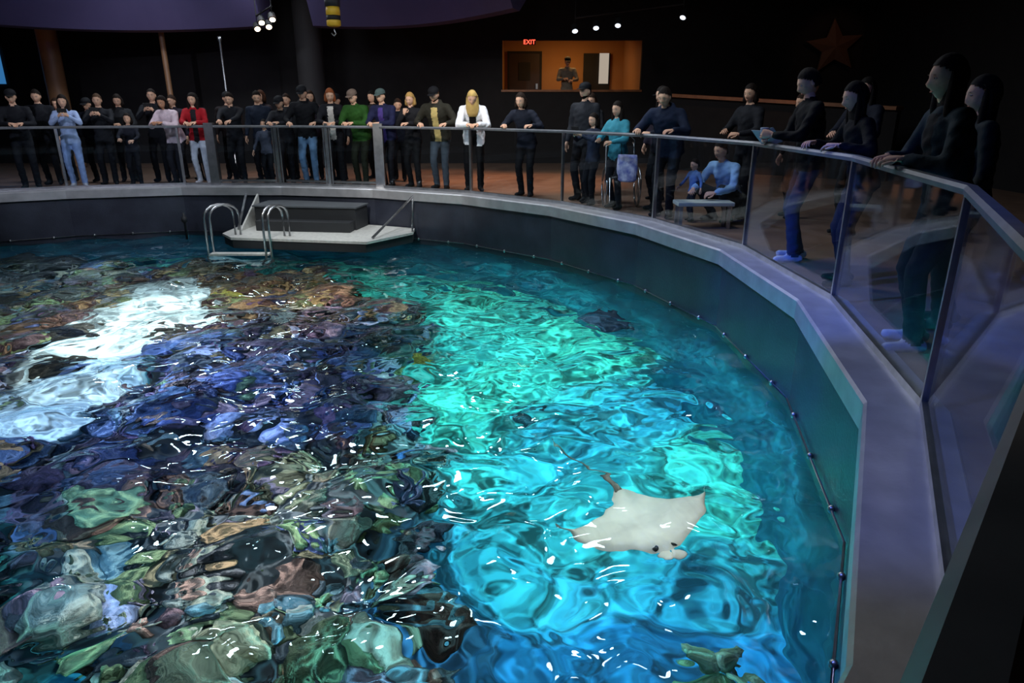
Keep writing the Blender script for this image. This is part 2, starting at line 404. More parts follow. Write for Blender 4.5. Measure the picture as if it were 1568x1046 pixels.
for k,z in enumerate((-.84,-1.08,-1.32)):
    box('tread_%d'%k,-4.95,-3.98,11.02,11.17,z-.02,z+.01,M_platform,ld)
sn=empty('water_level_probe'); lathe('rod',-6.1,12.75,[(-1.0,.02),(-.6,.02),(-.58,.05),(-.5,.05),(-.48,.02),(-.42,.02)],M_dark,sn)

# ------------------------------------------------------------ pool bed, reef
blobs=[(-2.9,8.4,1.5),(-2.7,6.5,1.3),(-3.8,5.4,1.2),(-2.0,4.9,1.05),(-1.6,3.7,.75),(-1.35,2.8,.65),(-6.6,7.8,1.5),(-6.9,9.6,1.7),(-8.6,8,2),(-5.4,10.9,.8),(-3.9,10.1,1.0),(-6,6.1,1.3),(-5.6,4.8,1.0),(-8,6,2),(-2.6,3.9,.6),(-8.5,10.5,1.5)]
sandline=[(-5.15,9.9,.42),(-4.75,8.9,.66),(-5.0,7.6,.52),(-4.75,6.5,.28),(-4.35,5.5,.18)]
def sst(a,b,x):
    t=max(0,min(1,(x-a)/(b-a))); return t*t*(3-2*t)
def reefmask(x,y):
    m=0
    for cx,cy,r in blobs:
        d=math.hypot(x-cx,y-cy)-r; m=max(m,1-sst(-.1,.75,d+.35*noise.noise(Vector((x*1.7,y*1.7,3)))))
    return m
def sandmask(x,y):
    m=0
    for i in range(len(sandline)-1):
        ax,ay,ar=sandline[i];bx,by,br=sandline[i+1]
        t=max(0,min(1,((x-ax)*(bx-ax)+(y-ay)*(by-ay))/((bx-ax)**2+(by-ay)**2)))
        d=math.hypot(x-ax-(bx-ax)*t,y-ay-(by-ay)*t)-(ar+(br-ar)*t)
        m=max(m,1-sst(-.05,.22,d+.25*noise.noise(Vector((x*2.2,y*2.2,9)))))
    return m
def hgt(x,y):
    r=reefmask(x,y);s=sandmask(x,y)
    n=.36*noise.noise(Vector((x*1.1,y*1.1,0)))+.2*noise.noise(Vector((x*2.7,y*2.7,5)))
    top=-1.9+n
    z=-3.1+.15*noise.noise(Vector((x*.7,y*.7,1)))
    z=z*(1-r)+top*r
    return z*(1-s)+(-2.05)*s, r, s
step=.12; x0,y0=-13,-2.2; nx=int(15.8/step);ny=int(16/step)
V=[];F=[];C=[];idx={}
for j in range(ny):
    for i in range(nx):
        x=x0+i*step;y=y0+j*step
        z,r,s=hgt(x,y); V.append((x,y,z)); idx[(i,j)]=(r,s)
for j in range(ny-1):
    for i in range(nx-1):
        x=x0+(i+.5)*step;y=y0+(j+.5)*step
        if math.hypot(x-CX,y-CY)>7.75: continue
        a=j*nx+i; F.append((a,a+1,a+1+nx,a+nx)); r,s=idx[(i,j)]
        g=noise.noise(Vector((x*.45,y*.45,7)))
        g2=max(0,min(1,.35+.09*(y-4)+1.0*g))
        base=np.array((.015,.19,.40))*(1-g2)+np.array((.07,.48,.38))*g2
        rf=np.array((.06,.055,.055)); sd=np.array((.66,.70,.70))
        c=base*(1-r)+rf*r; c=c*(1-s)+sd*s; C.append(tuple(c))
mk('pool_bed',V,F,M_sand_caustic,pool,True,C)
def ico(sub):
    bm=bmesh.new(); bmesh.ops.create_icosphere(bm,subdivisions=sub,radius=1)
    v=np.array([p.co[:] for p in bm.verts]); f=[tuple(q.index for q in p.verts) for p in bm.faces]; bm.free(); return v,f
I2=ico(2);I1=ico(1)
pal_far=['#75502e','#54362a','#7a5c34','#44281e','#5c4a2e','#6e4a34','#8a7048','#4a2e30','#5c6038']
pal_mid=['#5c3c56','#3a3c60','#6c5064','#4c3440','#585e7c','#9088a0','#6c4a50','#2c3a50','#34262e','#5a6a70']
pal_near=['#7c7050','#5c643c','#968870','#54543c','#7a5c44','#4a6064','#b0a494','#5c4a54','#7a5040','#383030','#34383c','#5f5a50','#6a7a50']
cb=Buf()
def coral(x,y,z,col,kind,s):
    c=Vector((x,y,z))
    if kind==0:
        v=I2[0].copy(); ph=rng.random(3)*9
        rr=1+.16*np.sin(v[:,0]*5+ph[0])*np.sin(v[:,1]*6+ph[1])+.12*np.sin(v[:,2]*9+ph[2])
        v=v*rr[:,None]*np.array([s,s*(.8+.4*rng.random()),s*.65])+np.array([x,y,z+s*.15]); cb.add(v,I2[1],col)
    elif kind==1:
        n=16;vv=[];ff=[];ph=rng.random()*6;tl=(rng.random(2)-.5)*.6
        for (rad,h) in ((.15,-.1),(.22,.25),(.95,.42),(1.05,.46),(.9,.50),(.3,.44)):
            for j in range(n):
                t=2*math.pi*j/n; r=rad*s*(1+.20*math.sin(3*t+ph)+.14*math.sin(7*t+ph*2))
                vv.append((x+r*math.cos(t),y+r*math.sin(t),z+h*s+tl[0]*r*math.cos(t)+tl[1]*r*math.sin(t)))
        for i in range(5):
            for j in range(n): ff.append((i*n+j,i*n+(j+1)%n,i*n+n+(j+1)%n,i*n+n+j))
        ff.append(tuple(5*n+j for j in range(n))); cb.add(vv,ff,col)
    elif kind==2:
        for k in range(8):
            a=rng.random()*6.28; el=.4+rng.random()*.9; L=s*(.7+.5*rng.random())
            d=Vector((math.cos(a)*math.cos(el),math.sin(a)*math.cos(el),math.sin(el)))
            m=c+d*L*.55; e=m+(d+Vector((rng.random()-.5,rng.random()-.5,.3))*.7).normalized()*L*.5
            v,f=tube([c,m,e],[s*.13,s*.11,s*.06],5); cb.add(v,f,col)
            e2=m+(d+Vector((rng.random()-.5,rng.random()-.5,0))*1.4).normalized()*L*.4
            v,f=tube([m,e2],[s*.09,s*.045],5); cb.add(v,f,tuple(min(1,q*1.6) for q in col))
    else:
        for k in range(6):
            v=I1[0]*s*(.25+.25*rng.random())+np.array([x+(rng.random()-.5)*s*1.3,y+(rng.random()-.5)*s*1.3,z+rng.random()*s*.4]); cb.add(v,I1[1],tuple(np.array(col)*(.6+.9*rng.random())))
cnt=0;tries=0
while cnt<2700 and tries<32000:
    tries+=1
    x=-10.2+rng.random()*9.8; y=1.8+rng.random()*9.8
    if math.hypot(x-CX,y-CY)>7.0: continue
    z,r,s=hgt(x,y)
    if r<.45 or s>.4: continue
    if x<-7 and rng.random()<.5: continue
    d=math.hypot(x,y)
    pal=pal_far if d>9.6 else (pal_mid if (d>5.4 or (x<-3.2 and y>4)) else pal_near)
    if x<-6.2: pal=pal_near
    if rng.random()<.22: pal=[pal_far,pal_mid,pal_near][int(rng.random()*3)]
    col=np.array(lin(pal[int(rng.random()*len(pal))])); col=(col*.8+.2*col.mean())*(.4+1.2*rng.random())
    coral(x,y,z,tuple(col),int(rng.random()*4),.08+.13*rng.random()**1.6); cnt+=1
for (x,y,s) in ((-5.7,7.95,.3),(-4.95,7.1,.26),(-5.5,8.2,.2),(-4.2,8.2,.3),(-4.1,7.7,.33),(-5.2,8.0,.12)):
    coral(x,y,-2.0,lin('#2a2420'),0,s)
cb.obj('coral_reef',M_coral,None,True)
rk=Buf(); cb=rk
for (x,y,s,k,c) in ((1.0,2.85,.24,0,'#7a9870'),(1.2,2.65,.20,3,'#7a9870'),(.75,2.7,.18,1,'#809880'),(.95,2.45,.20,0,'#6a8a70'),(1.1,3.0,.20,3,'#90aa88')):
    coral(x,y,-2.0 if k else -2.2,lin(c),k,s)
coral(1.0,2.7,-2.7,lin('#4a7a78'),0,.6)
rk.obj('coral_outcrop',M_coral,None,True)

# ------------------------------------------------------------ water
half=offs(-.10); xs=np.arange(CX-8,CX+8,.042); ys=np.arange(CY-8,CY+8,.042)
GX,GY=np.meshgrid(xs,ys); ins=np.ones_like(GX,bool)
for i in range(N):
    a=half[i];b=half[(i+1)%N]; ins&=((b.x-a.x)*(GY-a.y)-(b.y-a.y)*(GX-a.x))>0
Z=np.zeros_like(GX)
wr=np.random.default_rng(3)
for k in range(50):
    lam=.34*(3.8**wr.random()); t_=wr.normal(-.6,1.1); ph=wr.random()*6.28
    kx=2*math.pi/lam*math.cos(t_);ky=2*math.pi/lam*math.sin(t_)
    Z+=.0046*lam*np.sin(kx*GX+ky*GY+ph+1.1*np.sin(GX*.9+GY*.7+ph))
ids=-np.ones(GX.shape,int); ids[ins]=np.arange(ins.sum())
Vw=np.stack([GX[ins],GY[ins],-.88+Z[ins]],1)
q=ins[:-1,:-1]&ins[1:,:-1]&ins[:-1,1:]&ins[1:,1:]
Fw=np.stack([ids[:-1,:-1][q],ids[:-1,1:][q],ids[1:,1:][q],ids[1:,:-1][q]],1)
mk('pool_water',Vw.tolist(),Fw.tolist(),M_water,None,True)

# ------------------------------------------------------------ rays
def ray_fish(name,loc,head,span,top,under=None,roll=0):
    b=Buf(); ns=28;nc=14; V=[]
    for sgn in (1,-1):
        for i in range(ns+1):
            s=-1+2*i/ns; a=abs(s)
            lead=.36-.34*a**1.25-.02*math.sin(a*3)+(-.03 if a<.04 else 0)
            trail=-.33+.38*a**.7-.12*a*(1-a)
            trail=min(trail,lead-.004)
            if a>.80: lead-= (a-.80)*.5; trail=min(trail-(a-.80)*.35,lead-.004)
            for j in range(nc+1):
                c=j/nc; y=lead+(trail-lead)*c
                t_=(.07*(1-a)**1.4+.008)*math.sqrt(max(0,4*c*(1-c)))*(1.25-c*.6)
                V.append((s*.5,y,sgn*t_*(.9 if sgn>0 else .5)+.10*a**2+.02*math.sin(c*3)*a))
    M=(ns+1)*(nc+1); F=[];Cc=[]
    for k in range(2):
        for i in range(ns):
            for j in range(nc):
                a=k*M+i*(nc+1)+j; q=(a,a+1,a+nc+2,a+nc+1); F.append(q if k==0 else q[::-1])
                e=abs(-1+2*(i+.5)/ns); cc=np.array(top)*(1-.45*e*e) if k==0 else np.array(under or top); Cc.append(tuple(cc))
    b.add(V,F,Cc)
    X,Y,Z_=Vector((1,0,0)),Vector((0,1,0)),Vector((0,0,1))
    for sx in (-.035,.035):
        v,f=ellipsoid((sx,.375,-.005),(.042,.05,.022),X,Y,Z_,10,6); b.add(v,f,top)
        v,f=ellipsoid((sx*2.1,.30,.03),(.016,.02,.016),X,Y,Z_,8,6); b.add(v,f,(.01,.01,.01))
    v,f=tube([(0,-.27,.01),(0,-.4,.015),(.03,-.62,.02),(.1,-.9,.03),(.12,-1.1,.02)],[.022,.013,.008,.005,.002],6); b.add(v,f,tuple(.25*np.array(top)))
    v,f=ellipsoid((0,-.31,.035),(.006,.04,.03),X,Y,Z_,8,6); b.add(v,f,tuple(.6*np.array(top)))
    o=b.obj(name,attr_mat(name+'_skin',.45,.05,20,.4,5,.2)); h=Vector(head).normalized()
    o.rotation_euler=(0,roll,math.atan2(h.y,h.x)-math.pi/2); o.location=loc; o.scale=(span,span,span); return o
ray_fish('cownose_ray',(.83,3.83,-1.30),(.33,-.95),1.10,(.86,.76,.60),(.8,.8,.75),.08)
ray_fish('spotted_ray',(1.15,8.4,-1.7),(.9,-.3),.85,(.02,.02,.04))
ray_fish('spotted_ray',(-3.0,3.2,-2.0),(.9,-.3),.8,(.01,.02,.03))
def fish(name,loc,head,L,col):
    b=Buf(); V=[];n=12;m=14;F=[]
    for i in range(m+1):
        t=i/m; r=math.sin(math.pi*min(1,t*1.05)**.75)*.5+.03 if t<.95 else .06
        for j in range(n):
            a=2*math.pi*j/n; V.append((math.cos(a)*r*.28,.5-t,math.sin(a)*r*.62))
    for i in range(m):
        for j in range(n): F.append((i*n+j,i*n+(j+1)%n,i*n+n+(j+1)%n,i*n+n+j))
    b.add(V,F,col)
    for tri in (((0,-.45,.03),(0,-.72,.25),(0,-.62,0),(0,-.45,-.03)),((0,-.45,-.03),(0,-.62,0),(0,-.72,-.25),(0,-.44,-.03)),((0,.2,.28),(0,-.1,.48),(0,-.35,.25),(0,-.1,.2)),((.1,.15,0),(.32,-.05,-.1),(.28,-.12,-.05),(.1,0,-.05)),((-.1,.15,0),(-.32,-.05,-.1),(-.28,-.12,-.05),(-.1,0,-.05))):
        b.add(tri,[(0,1,2,3)],col)
    o=b.obj(name,M_coral); h=Vector(head); o.rotation_euler=(0,0,math.atan2(h.y,h.x)-math.pi/2); o.location=loc; o.scale=(L,L,L)
fish('reef_fish',(-5.3,7.6,-1.4),(1,.1),.5,(.02,.02,.03)); fish('reef_fish',(-1.0,7.0,-1.7),(-.6,.8),.35,(.5,.35,.05)); fish('reef_fish',(-.9,5.2,-2.0),(.3,.9),.3,(.1,.2,.5))
fish('reef_fish',(-3.9,9.2,-1.35),(1,-.3),.35,(.3,.25,.05)); fish('reef_fish',(.2,6.2,-2.3),(-1,.3),.3,(.05,.1,.12))

# ------------------------------------------------------------ people
def ik(Sh,T,l1,l2,pole):
    d=T-Sh; L=d.length
    if L>(l1+l2)*.985: T=Sh+d*((l1+l2)*.985/L); d=T-Sh; L=d.length
    a=(l1*l1-l2*l2+L*L)/(2*L); h=math.sqrt(max(0,l1*l1-a*a)); u=d/L
    p=(pole-u*pole.dot(u)).normalized(); return Sh+u*a+p*h, T
def loft(rings,n=18):
    v=[];f=[]
    for c,X,Y,rx,ry in rings:
        for j in range(n):
            t=2*math.pi*j/n; v.append(c+X*(rx*math.cos(t))+Y*(ry*math.sin(t)))
    for i in range(len(rings)-1):
        for j in range(n): f.append((i*n+j,i*n+(j+1)%n,i*n+n+(j+1)%n,i*n+n+j))
    f.append(tuple(range(n-1,-1,-1))); f.append(tuple(range(len(v)-n,len(v)))); return v,f
def hand(buf,W,d,nrm,side,k,curl,skin):
    d=d.normalized(); nrm=(nrm-d*nrm.dot(d)).normalized(); sx=d.cross(nrm).normalized()*side
    rings=[(W-d*.02,sx,nrm,.024*k,.02*k),(W+d*.01*k,sx,nrm,.028*k,.018*k),(W+d*.045*k,sx,nrm,.040*k,.016*k),(W+d*.085*k,sx,nrm,.041*k,.013*k),(W+d*.095*k,sx,nrm,.036*k,.009*k)]
    v,f=loft(rings,12); buf.add(v,f,skin)
    for i,(off,L) in enumerate(((.029,.070),(.010,.080),(-.010,.074),(-.028,.058))):
        p=W+d*.082*k+sx*off*k; pts=[p-d*.01*k,p]; a=0
        for sg in (.42,.32,.26):
            a+=curl*(1+.12*i); dd=(d*math.cos(a)-nrm*math.sin(a)+sx*off*1.2).normalized(); p=p+dd*L*sg*k; pts.append(p)
        v,f=tube(pts,[.0095*k,.0095*k,.0088*k,.008*k,.0055*k],6); buf.add(v,f,skin)
    p=W+d*.02*k+sx*.022*k; q=p+(sx*.8+d*.6-nrm*.3).normalized()*.035*k; r=q+(sx*.3+d*.9-nrm*.4*curl).normalized()*.03*k; e=r+(d-nrm*.6*curl-sx*.1).normalized()*.024*k
    v,f=tube([p,q,r,e],[.013*k,.0115*k,.010*k,.006*k],6); buf.add(v,f,skin)
def head(buf,Cn,fw,up,k,skin,hair,style,beard=None):
    fw=fw.normalized(); up=(up-fw*up.dot(fw)).normalized(); rt=fw.cross(up).normalized()
    nu,nv=32,24; V=[];P=[]
    for i in range(nv+1):
        t_=math.pi*i/nv
        for j in range(nu):
            ph=2*math.pi*j/nu
            x=.074*math.sin(t_)*math.cos(ph);y=.093*math.sin(t_)*math.sin(ph);z=.116*math.cos(t_)
            if z<0:
                t=(-z/.116); x*=1-.28*t**1.5; y=y*(1-.12*t)+(.012*t)
            if y>.03:
                y+=.024*math.exp(-(x/.013)**2-((z+.022)/.022)**2)+.006*math.exp(-(x/.012)**2-((z-.005)/.03)**2)
                for sx in (-.03,.03): y-=.010*math.exp(-((x-sx)/.016)**2-((z-.010)/.014)**2)
                y+=.004*math.exp(-(z-.034)**2/.0002)
                y+=.006*math.exp(-(x/.02)**2-((z+.062)/.010)**2)+.006*math.exp(-(x/.022)**2-((z+.098)/.014)**2)
            P.append((x,y,z)); V.append(Cn+rt*(x*k)+fw*(y*k)+up*(z*k))
    F=[];C=[]
    for i in range(nv):
        for j in range(nu):
            a=i*nu+j;b=i*nu+(j+1)%nu; F.append((a,a+nu,b+nu,b)); x,y,z=P[a]
            c=skin
            if beard and z<-.045 and y>-.01 : c=beard
            C.append(c)
    buf.add(V,F,C)
    def L(x,y,z): return Cn+rt*(x*k)+fw*(y*k)+up*(z*k)
    for sx in (-1,1):
        v,f=ellipsoid(L(sx*.030,.0785,.010),(.0115*k,.007*k,.005*k),rt,fw,up,8,6); buf.add(v,f,(.6,.58,.55))
        v,f=ellipsoid(L(sx*.030,.083,.010),(.005*k,.0035*k,.005*k),rt,fw,up,8,6); buf.add(v,f,(.02,.012,.01))
        v,f=ellipsoid(L(sx*.031,.086,.030),(.015*k,.004*k,.0025*k),rt,fw,up,8,4); buf.add(v,f,tuple(.5*q+.3*s_ for q,s_ in zip(hair,skin)))
        v,f=ellipsoid(L(sx*.076,-.005,-.005),(.008*k,.017*k,.030*k),rt,fw,up,8,6); buf.add(v,f,skin)
    v,f=ellipsoid(L(0,.086,-.062),(.020*k,.0065*k,.005*k),rt,fw,up,10,6); buf.add(v,f,(skin[0]*.7,skin[1]*.45,skin[2]*.45))
    if style!='bald':
        V=[];nu,nv=32,26
        for i in range(nv+1):
            t_=math.pi*i/nv
            for j in range(nu):
                ph=2*math.pi*j/nu; wob=1+.02*math.sin(ph*9+t_*4)
                x=.084*math.sin(t_)*math.cos(ph)*wob;y=-.008+.101*math.sin(t_)*math.sin(ph)*wob;z=.006+.124*math.cos(t_)
                V.append((x,y,z))
        F=[]
        for i in range(nv):
            for j in range(nu):
                a=i*nu+j;b=i*nu+(j+1)%nu
                x=sum(V[q][0] for q in (a,b,a+nu,b+nu))/4;y=sum(V[q][1] for q in (a,b,a+nu,b+nu))/4;z=sum(V[q][2] for q in (a,b,a+nu,b+nu))/4
                low=-.05 if style in('short','cap') else -.11
                yl=.068-1.05*max(0,.078-z) if z>0 else -.012
                ok=(z>.078) or (y<max(-.014,yl) and z>low)
                if style in('long','bob') : ok=ok or (y<.018 and z>low)
                if ok: F.append((a,a+nu,b+nu,b))
        buf.add([L(*p) for p in V],F,hair)
    if style in('long','bob','pony'):
        n=20; ln=.34 if style=='long' else .17
        hz=Vector((rt.x,rt.y,0)).normalized(); fz=Vector((0,0,1)).cross(hz)
        rings=[]
        for t in (0,.12,.3,.5,.75,1):
            c=L(0,-.034,.03)*(1)+Vector((0,0,-ln*t*k))-fw*(.02*t*k)
            rings.append((c,hz,fz,(.086+.022*math.sin(t*3))*k*(1-.25*t*t),(.070-.026*t)*k))
        v,f=loft(rings,n); 
        v=[Vector(p)+hz*(.004*k*math.sin(i*2.4)) for i,p in enumerate(v)]
        buf.add(v,f,hair)
        for sx in (-1,1):
            q=.20 if style=='long' else .05
            b0=L(sx*.080,.012,-.06)
            for dy in (0,-.028):
                pts=[L(sx*.064,.012+dy,.065),L(sx*.080,.008+dy,-.01),b0+fz*dy,b0+fz*dy-Vector((0,0,q*.5*k)),b0+fz*dy-Vector((0,0,q*k))-hz*(sx*.01)]
                v,f=tube(pts,[.012*k,.020*k,.026*k,.028*k,.012*k],8); buf.add(v,f,hair)
    if style=='cap':
        V=[];F=[];nu,nv=24,8
        for i in range(nv+1):
            t_=math.pi*.5*i/nv
            for j in range(nu):
                ph=2*math.pi*j/nu
                V.append(L(.090*math.sin(t_)*math.cos(ph),-.006+.106*math.sin(t_)*math.sin(ph),.048+.085*max(0,math.cos(t_))**.8))
        for i in range(nv):
            for j in range(nu):
                a=i*nu+j;b=i*nu+(j+1)%nu; F.append((a,a+nu,b+nu,b))
        buf.add(V,F,capcol[0])
        v,f=ellipsoid(L(0,.112,.052),(.066*k,.066*k,.006*k),rt,fw,(up+fw*-.15).normalized(),16,6); buf.add(v,f,capcol[0])
capcol=[(.02,.02,.02)]; LAST={}
SK={'l':lin('#dcae92'),'m':lin('#ba886a'),'d':lin('#5a3a2a')}
def person(name,x,y,yaw=0,H=1.72,pose='rail',top='#181a20',inner=None,pants='#14161c',shoe='#1a1a1c',skin='l',hair='#1a120e',style='short',look=25,hyaw=0,lean=14,rd=.38,bulk=1.,voxel=.024,cap='#15161a',beard=False,face=None,side=0,phone=False,wr=None,z0=0,hood=False):
    k=H/1.75; pos=Vector((x,y,z0))
    fd=Vector((CX-x,CY-y,0)).normalized() if face is None else Vector((face[0],face[1],0)).normalized()
    a=math.radians(yaw); fd=Vector((fd.x*math.cos(a)-fd.y*math.sin(a),fd.x*math.sin(a)+fd.y*math.cos(a),0)); rt=Vector((fd.y,-fd.x,0))
    rdl=rd/max(.5,math.cos(a))
    def W(p): return pos+rt*p[0]+fd*p[1]+Vector((0,0,p[2]))
    top=lin(top);pants=lin(pants);shoe=lin(shoe);sk=SK[skin];hair=lin(hair);capcol[0]=lin(cap); inn=lin(inner) if inner else None
    la=math.radians(lean); sa=math.radians(side)
    if pose in('squat',): pel=Vector((0,-.12,.30))*k
    else: pel=Vector((.02*math.sin(x*9),-.03-.12*math.sin(la),.94))*k
    tdir=Vector((math.sin(sa),math.sin(la)*math.cos(sa),math.cos(la)*math.cos(sa)))
    xdir=Vector((1,0,0)); ydir=(Vector((0,1,0))-tdir*tdir.y).normalized(); xdir=ydir.cross(tdir).normalized()
    fem=style in('long','bob','pony'); sw=(.165 if fem else .192)*k
    chest=pel+tdir*.36*k; shc=pel+tdir*.465*k; neck=pel+tdir*.53*k
    Ls=shc-xdir*sw; Rs=shc+xdir*sw
    prims=[]; segs=[]; B=bulk
    def seg(p,q,ra,rb,lab,draw=True):
        if draw: prims.append(capsule(p,q,ra,rb))
        segs.append((np.array(p),np.array(q),ra,rb,lab))
    hipw=.088*k
    for s,(ax,ay) in ((-1,(-.10,.05)),(1,(.11,-.06))):
        hip=pel+Vector((s*hipw,0,-.02*k))
        if pose=='squat':
            ank=Vector((s*.13,.06,.09))*k; kn=Vector((s*.19,.30,.46))*k
        else:
            ank=Vector((ax*k,(ay-.02)*k,.085*k)); kn,_=ik(hip,ank,.43*k,.435*k,Vector((s*.15,1,0)))
        seg(hip,kn,.088*k*(.5+.5*B),.066*k,'p'); seg(kn,ank,.066*k,.056*k,'p')
        toe=ank+Vector((s*.035,.16,-.045))*k; heel=ank+Vector((0,-.055,-.045))*k
        seg(heel,toe,.042*k,.036*k,'s'); seg(ank,ank+Vector((0,.03,-.03))*k,.046*k,.042*k,'s')
    seg(pel-xdir*.05*k-tdir*.01,pel+xdir*.05*k-tdir*.01,.105*k,.105*k,'p')
    wd=.86 if fem else 1.
    R=[(-.10,.158,.122),(.0,.160,.124),(.12,.148*wd+.008,.114),(.25,.160*wd,.122),(.36,.178*wd,.126),(.44,.170*wd,.110),(.49,.115,.085),(.52,.07,.065)]
    if pose=='squat': R=R[1:]
    prims.append(loft([(pel+tdir*t*k,xdir,ydir,rx*k*B,ry*k*B) for t,rx,ry in R]))
    segs.append((np.array(pel+tdir*.00*k),np.array(pel+tdir*.42*k),.13*k*B,.13*k*B,'t'))
    seg(Ls,Rs,.060*k*B,.060*k*B,'t')
    seg(neck-tdir*.03*k,neck+tdir*.07*k+ydir*.01,.054*k,.050*k,'n')
    seg(neck-tdir*.03*k-xdir*.02,neck-tdir*.03*k+xdir*.02,.066*k,.066*k,'t')
    if hood: seg(neck-ydir*.06*k-xdir*.05*k,neck-ydir*.06*k+xdir*.05*k,.055*k,.055*k,'t')
    if wr: T=[Vector(wr[0]),Vector(wr[1])]
    elif pose=='rail': T=[Vector((-.085,rdl-.03,1.165)),Vector((.085,rdl-.01,1.165))]
    elif pose=='wide': T=[Vector((-.24,rdl-.05,1.165)),Vector((.24,rdl-.05,1.165))]
    elif pose=='phone': T=[Vector((-.07,.30,1.36*k)),Vector((.07,.30,1.36*k))]
    elif pose=='chin': T=[Vector((-.06,rdl-.04,1.165)),Vector((.06,.16+.5*math.sin(la),1.36*k))]
    elif pose=='down': T=[Vector((-.25,.06,.86*k)),Vector((.25,.08,.86*k))]
    elif pose=='hold': T=[Vector((-.10,.28,1.12*k)),Vector((.12,.30,1.16*k))]
    elif pose=='squat': T=[Vector((-.18,.42,.42*k)),Vector((.16,.44,.44*k))]
    hands=[]
    for s,Sh,t in ((-1,Ls,T[0]),(1,Rs,T[1])):
        pole=Vector((s*.75,-.35,-.75)) if pose!='down' else Vector((s*.2,-1,0))
        El,t=ik(Sh,t,.285*k,.25*k,pole)
        seg(Sh,El,.060*k*B,.052*k*B,'t'); seg(El,El.lerp(t,.86),.052*k*B,.040*k*B,'t'); seg(El.lerp(t,.8),t,.028*k,.025*k,'n')
        hands.append((s,El,t))
    bufb=Buf()
    for v,f in prims: bufb.add(v,f)
    me=bpy.data.meshes.new('tmp'); me.from_pydata(bufb.v,[],bufb.f)
    bm=bmesh.new(); bm.from_mesh(me); bmesh.ops.recalc_face_normals(bm,faces=bm.faces); bm.to_mesh(me); bm.free()
    o=bpy.data.objects.new('tmp',me); COL.objects.link(o)
    m=o.modifiers.new('r','REMESH'); m.mode='VOXEL'; m.voxel_size=voxel
    m2=o.modifiers.new('s','SMOOTH'); m2.factor=.5; m2.iterations=3
    dg=bpy.context.evaluated_depsgraph_get(); oe=o.evaluated_get(dg); mm=bpy.data.meshes.new_from_object(oe)
    nvv=len(mm.vertices); vv=np.zeros(nvv*3); mm.vertices.foreach_get('co',vv); vv=vv.reshape(-1,3)
    ff=[tuple(p.vertices) for p in mm.polygons]; ctr=np.array([vv[list(q)].mean(0) for q in ff])
    bpy.data.objects.remove(o); bpy.data.meshes.remove(me); bpy.data.meshes.remove(mm)
    D=[]
    for A,Bq,ra,rb,lab in segs:
        ab=Bq-A; L2=max(1e-9,(ab@ab)); t=np.clip(((ctr-A)@ab)/L2,0,1)
        D.append(np.linalg.norm(ctr-(A+t[:,None]*ab),axis=1)-(ra+(rb-ra)*t))
    lab=[s[4] for s in segs]; best=np.argmin(np.array(D),0)
    # soft cloth folds
    vn=np.sin(vv[:,2]*47+np.sin(vv[:,0]*23)*2)*np.sin(vv[:,0]*31+vv[:,1]*19)+.6*np.sin(vv[:,2]*78+vv[:,0]*30+vv[:,1]*40)
    cen=np.array(pel+tdir*.2); rad=vv-cen; rad[:,2]=0; rn=np.linalg.norm(rad,axis=1)+1e-6
    vv=vv+rad/rn[:,None]*(vn*.0045)[:,None]
    colmap={'p':pants,'s':shoe,'t':top,'n':sk}; C=[]
    pe=np.array(pel);td=np.array(tdir);xd=np.array(xdir);yd=np.array(ydir)
    hh=(ctr-pe)@td; xx=(ctr-pe)@xd; yy=(ctr-pe)@yd
    for i,bi in enumerate(best):
        l=lab[bi]; c=colmap[l]
        if l=='p' and hh[i]>-.075*k and pose!='squat': l='t'; c=top
        if l=='t' and abs(xx[i])<.055*k and yy[i]>.05 and hh[i]<.5*k and inn is not None: c=inn
        C.append(c)
    body=Buf(); body.add([W(p) for p in vv],ff,C)
    hy=math.radians(hyaw); lk=math.radians(look)
    fl=Vector((math.sin(hy)*math.cos(lk),math.cos(hy)*math.cos(lk),-math.sin(lk))); ul=Vector((math.sin(hy)*math.sin(lk),math.cos(hy)*math.sin(lk),math.cos(lk)))
    hk=k*1.0+(max(0,1-k))*.33
    hc=neck+tdir*.10*k+Vector((0,0,.055*hk))+fl*.02*k
    def WD(d): return rt*d.x+fd*d.y+Vector((0,0,d.z))
    head(body,W(hc),WD(fl),WD(ul),hk,sk,hair,style,tuple(.6*q for q in hair) if beard else None)
    hp=[]
    for s,El,t in hands:
        d=(t-El).normalized()
        if pose in('rail','wide','chin') : d2=(d+Vector((-s*.5,.5,-.15))).normalized(); nr=Vector((0,.3,1)); cu=.45
        elif pose=='phone': d2=(d+Vector((-s*.2,.1,.5))).normalized(); nr=Vector((s*.9,.5,0)); cu=.75
        elif pose=='down': d2=d; nr=Vector((s,0,0)); cu=.25
        elif wr: d2=(d*.6+Vector((-s*.2,.6,.1))).normalized(); nr=Vector((s*1,.1,.1)); cu=.7
        else: d2=(d+Vector((-s*.3,.2,.1))).normalized(); nr=Vector((s*.4,.2,.8)); cu=.5
        if pose=='chin' and s==1: d2=Vector((-.3,.1,1)); nr=Vector((0,1,0)); cu=.9
        hand(body,W(t),WD(d2),WD(nr),-1 if s<0 else 1,k,cu,sk)
        nn=(nr-d2*nr.dot(d2)).normalized(); hp.append(W(t+d2*.085-nn*.05))
    LAST['hp']=hp; LAST['fd']=fd; LAST['rt']=rt
    ob=body.obj(name,M_person)
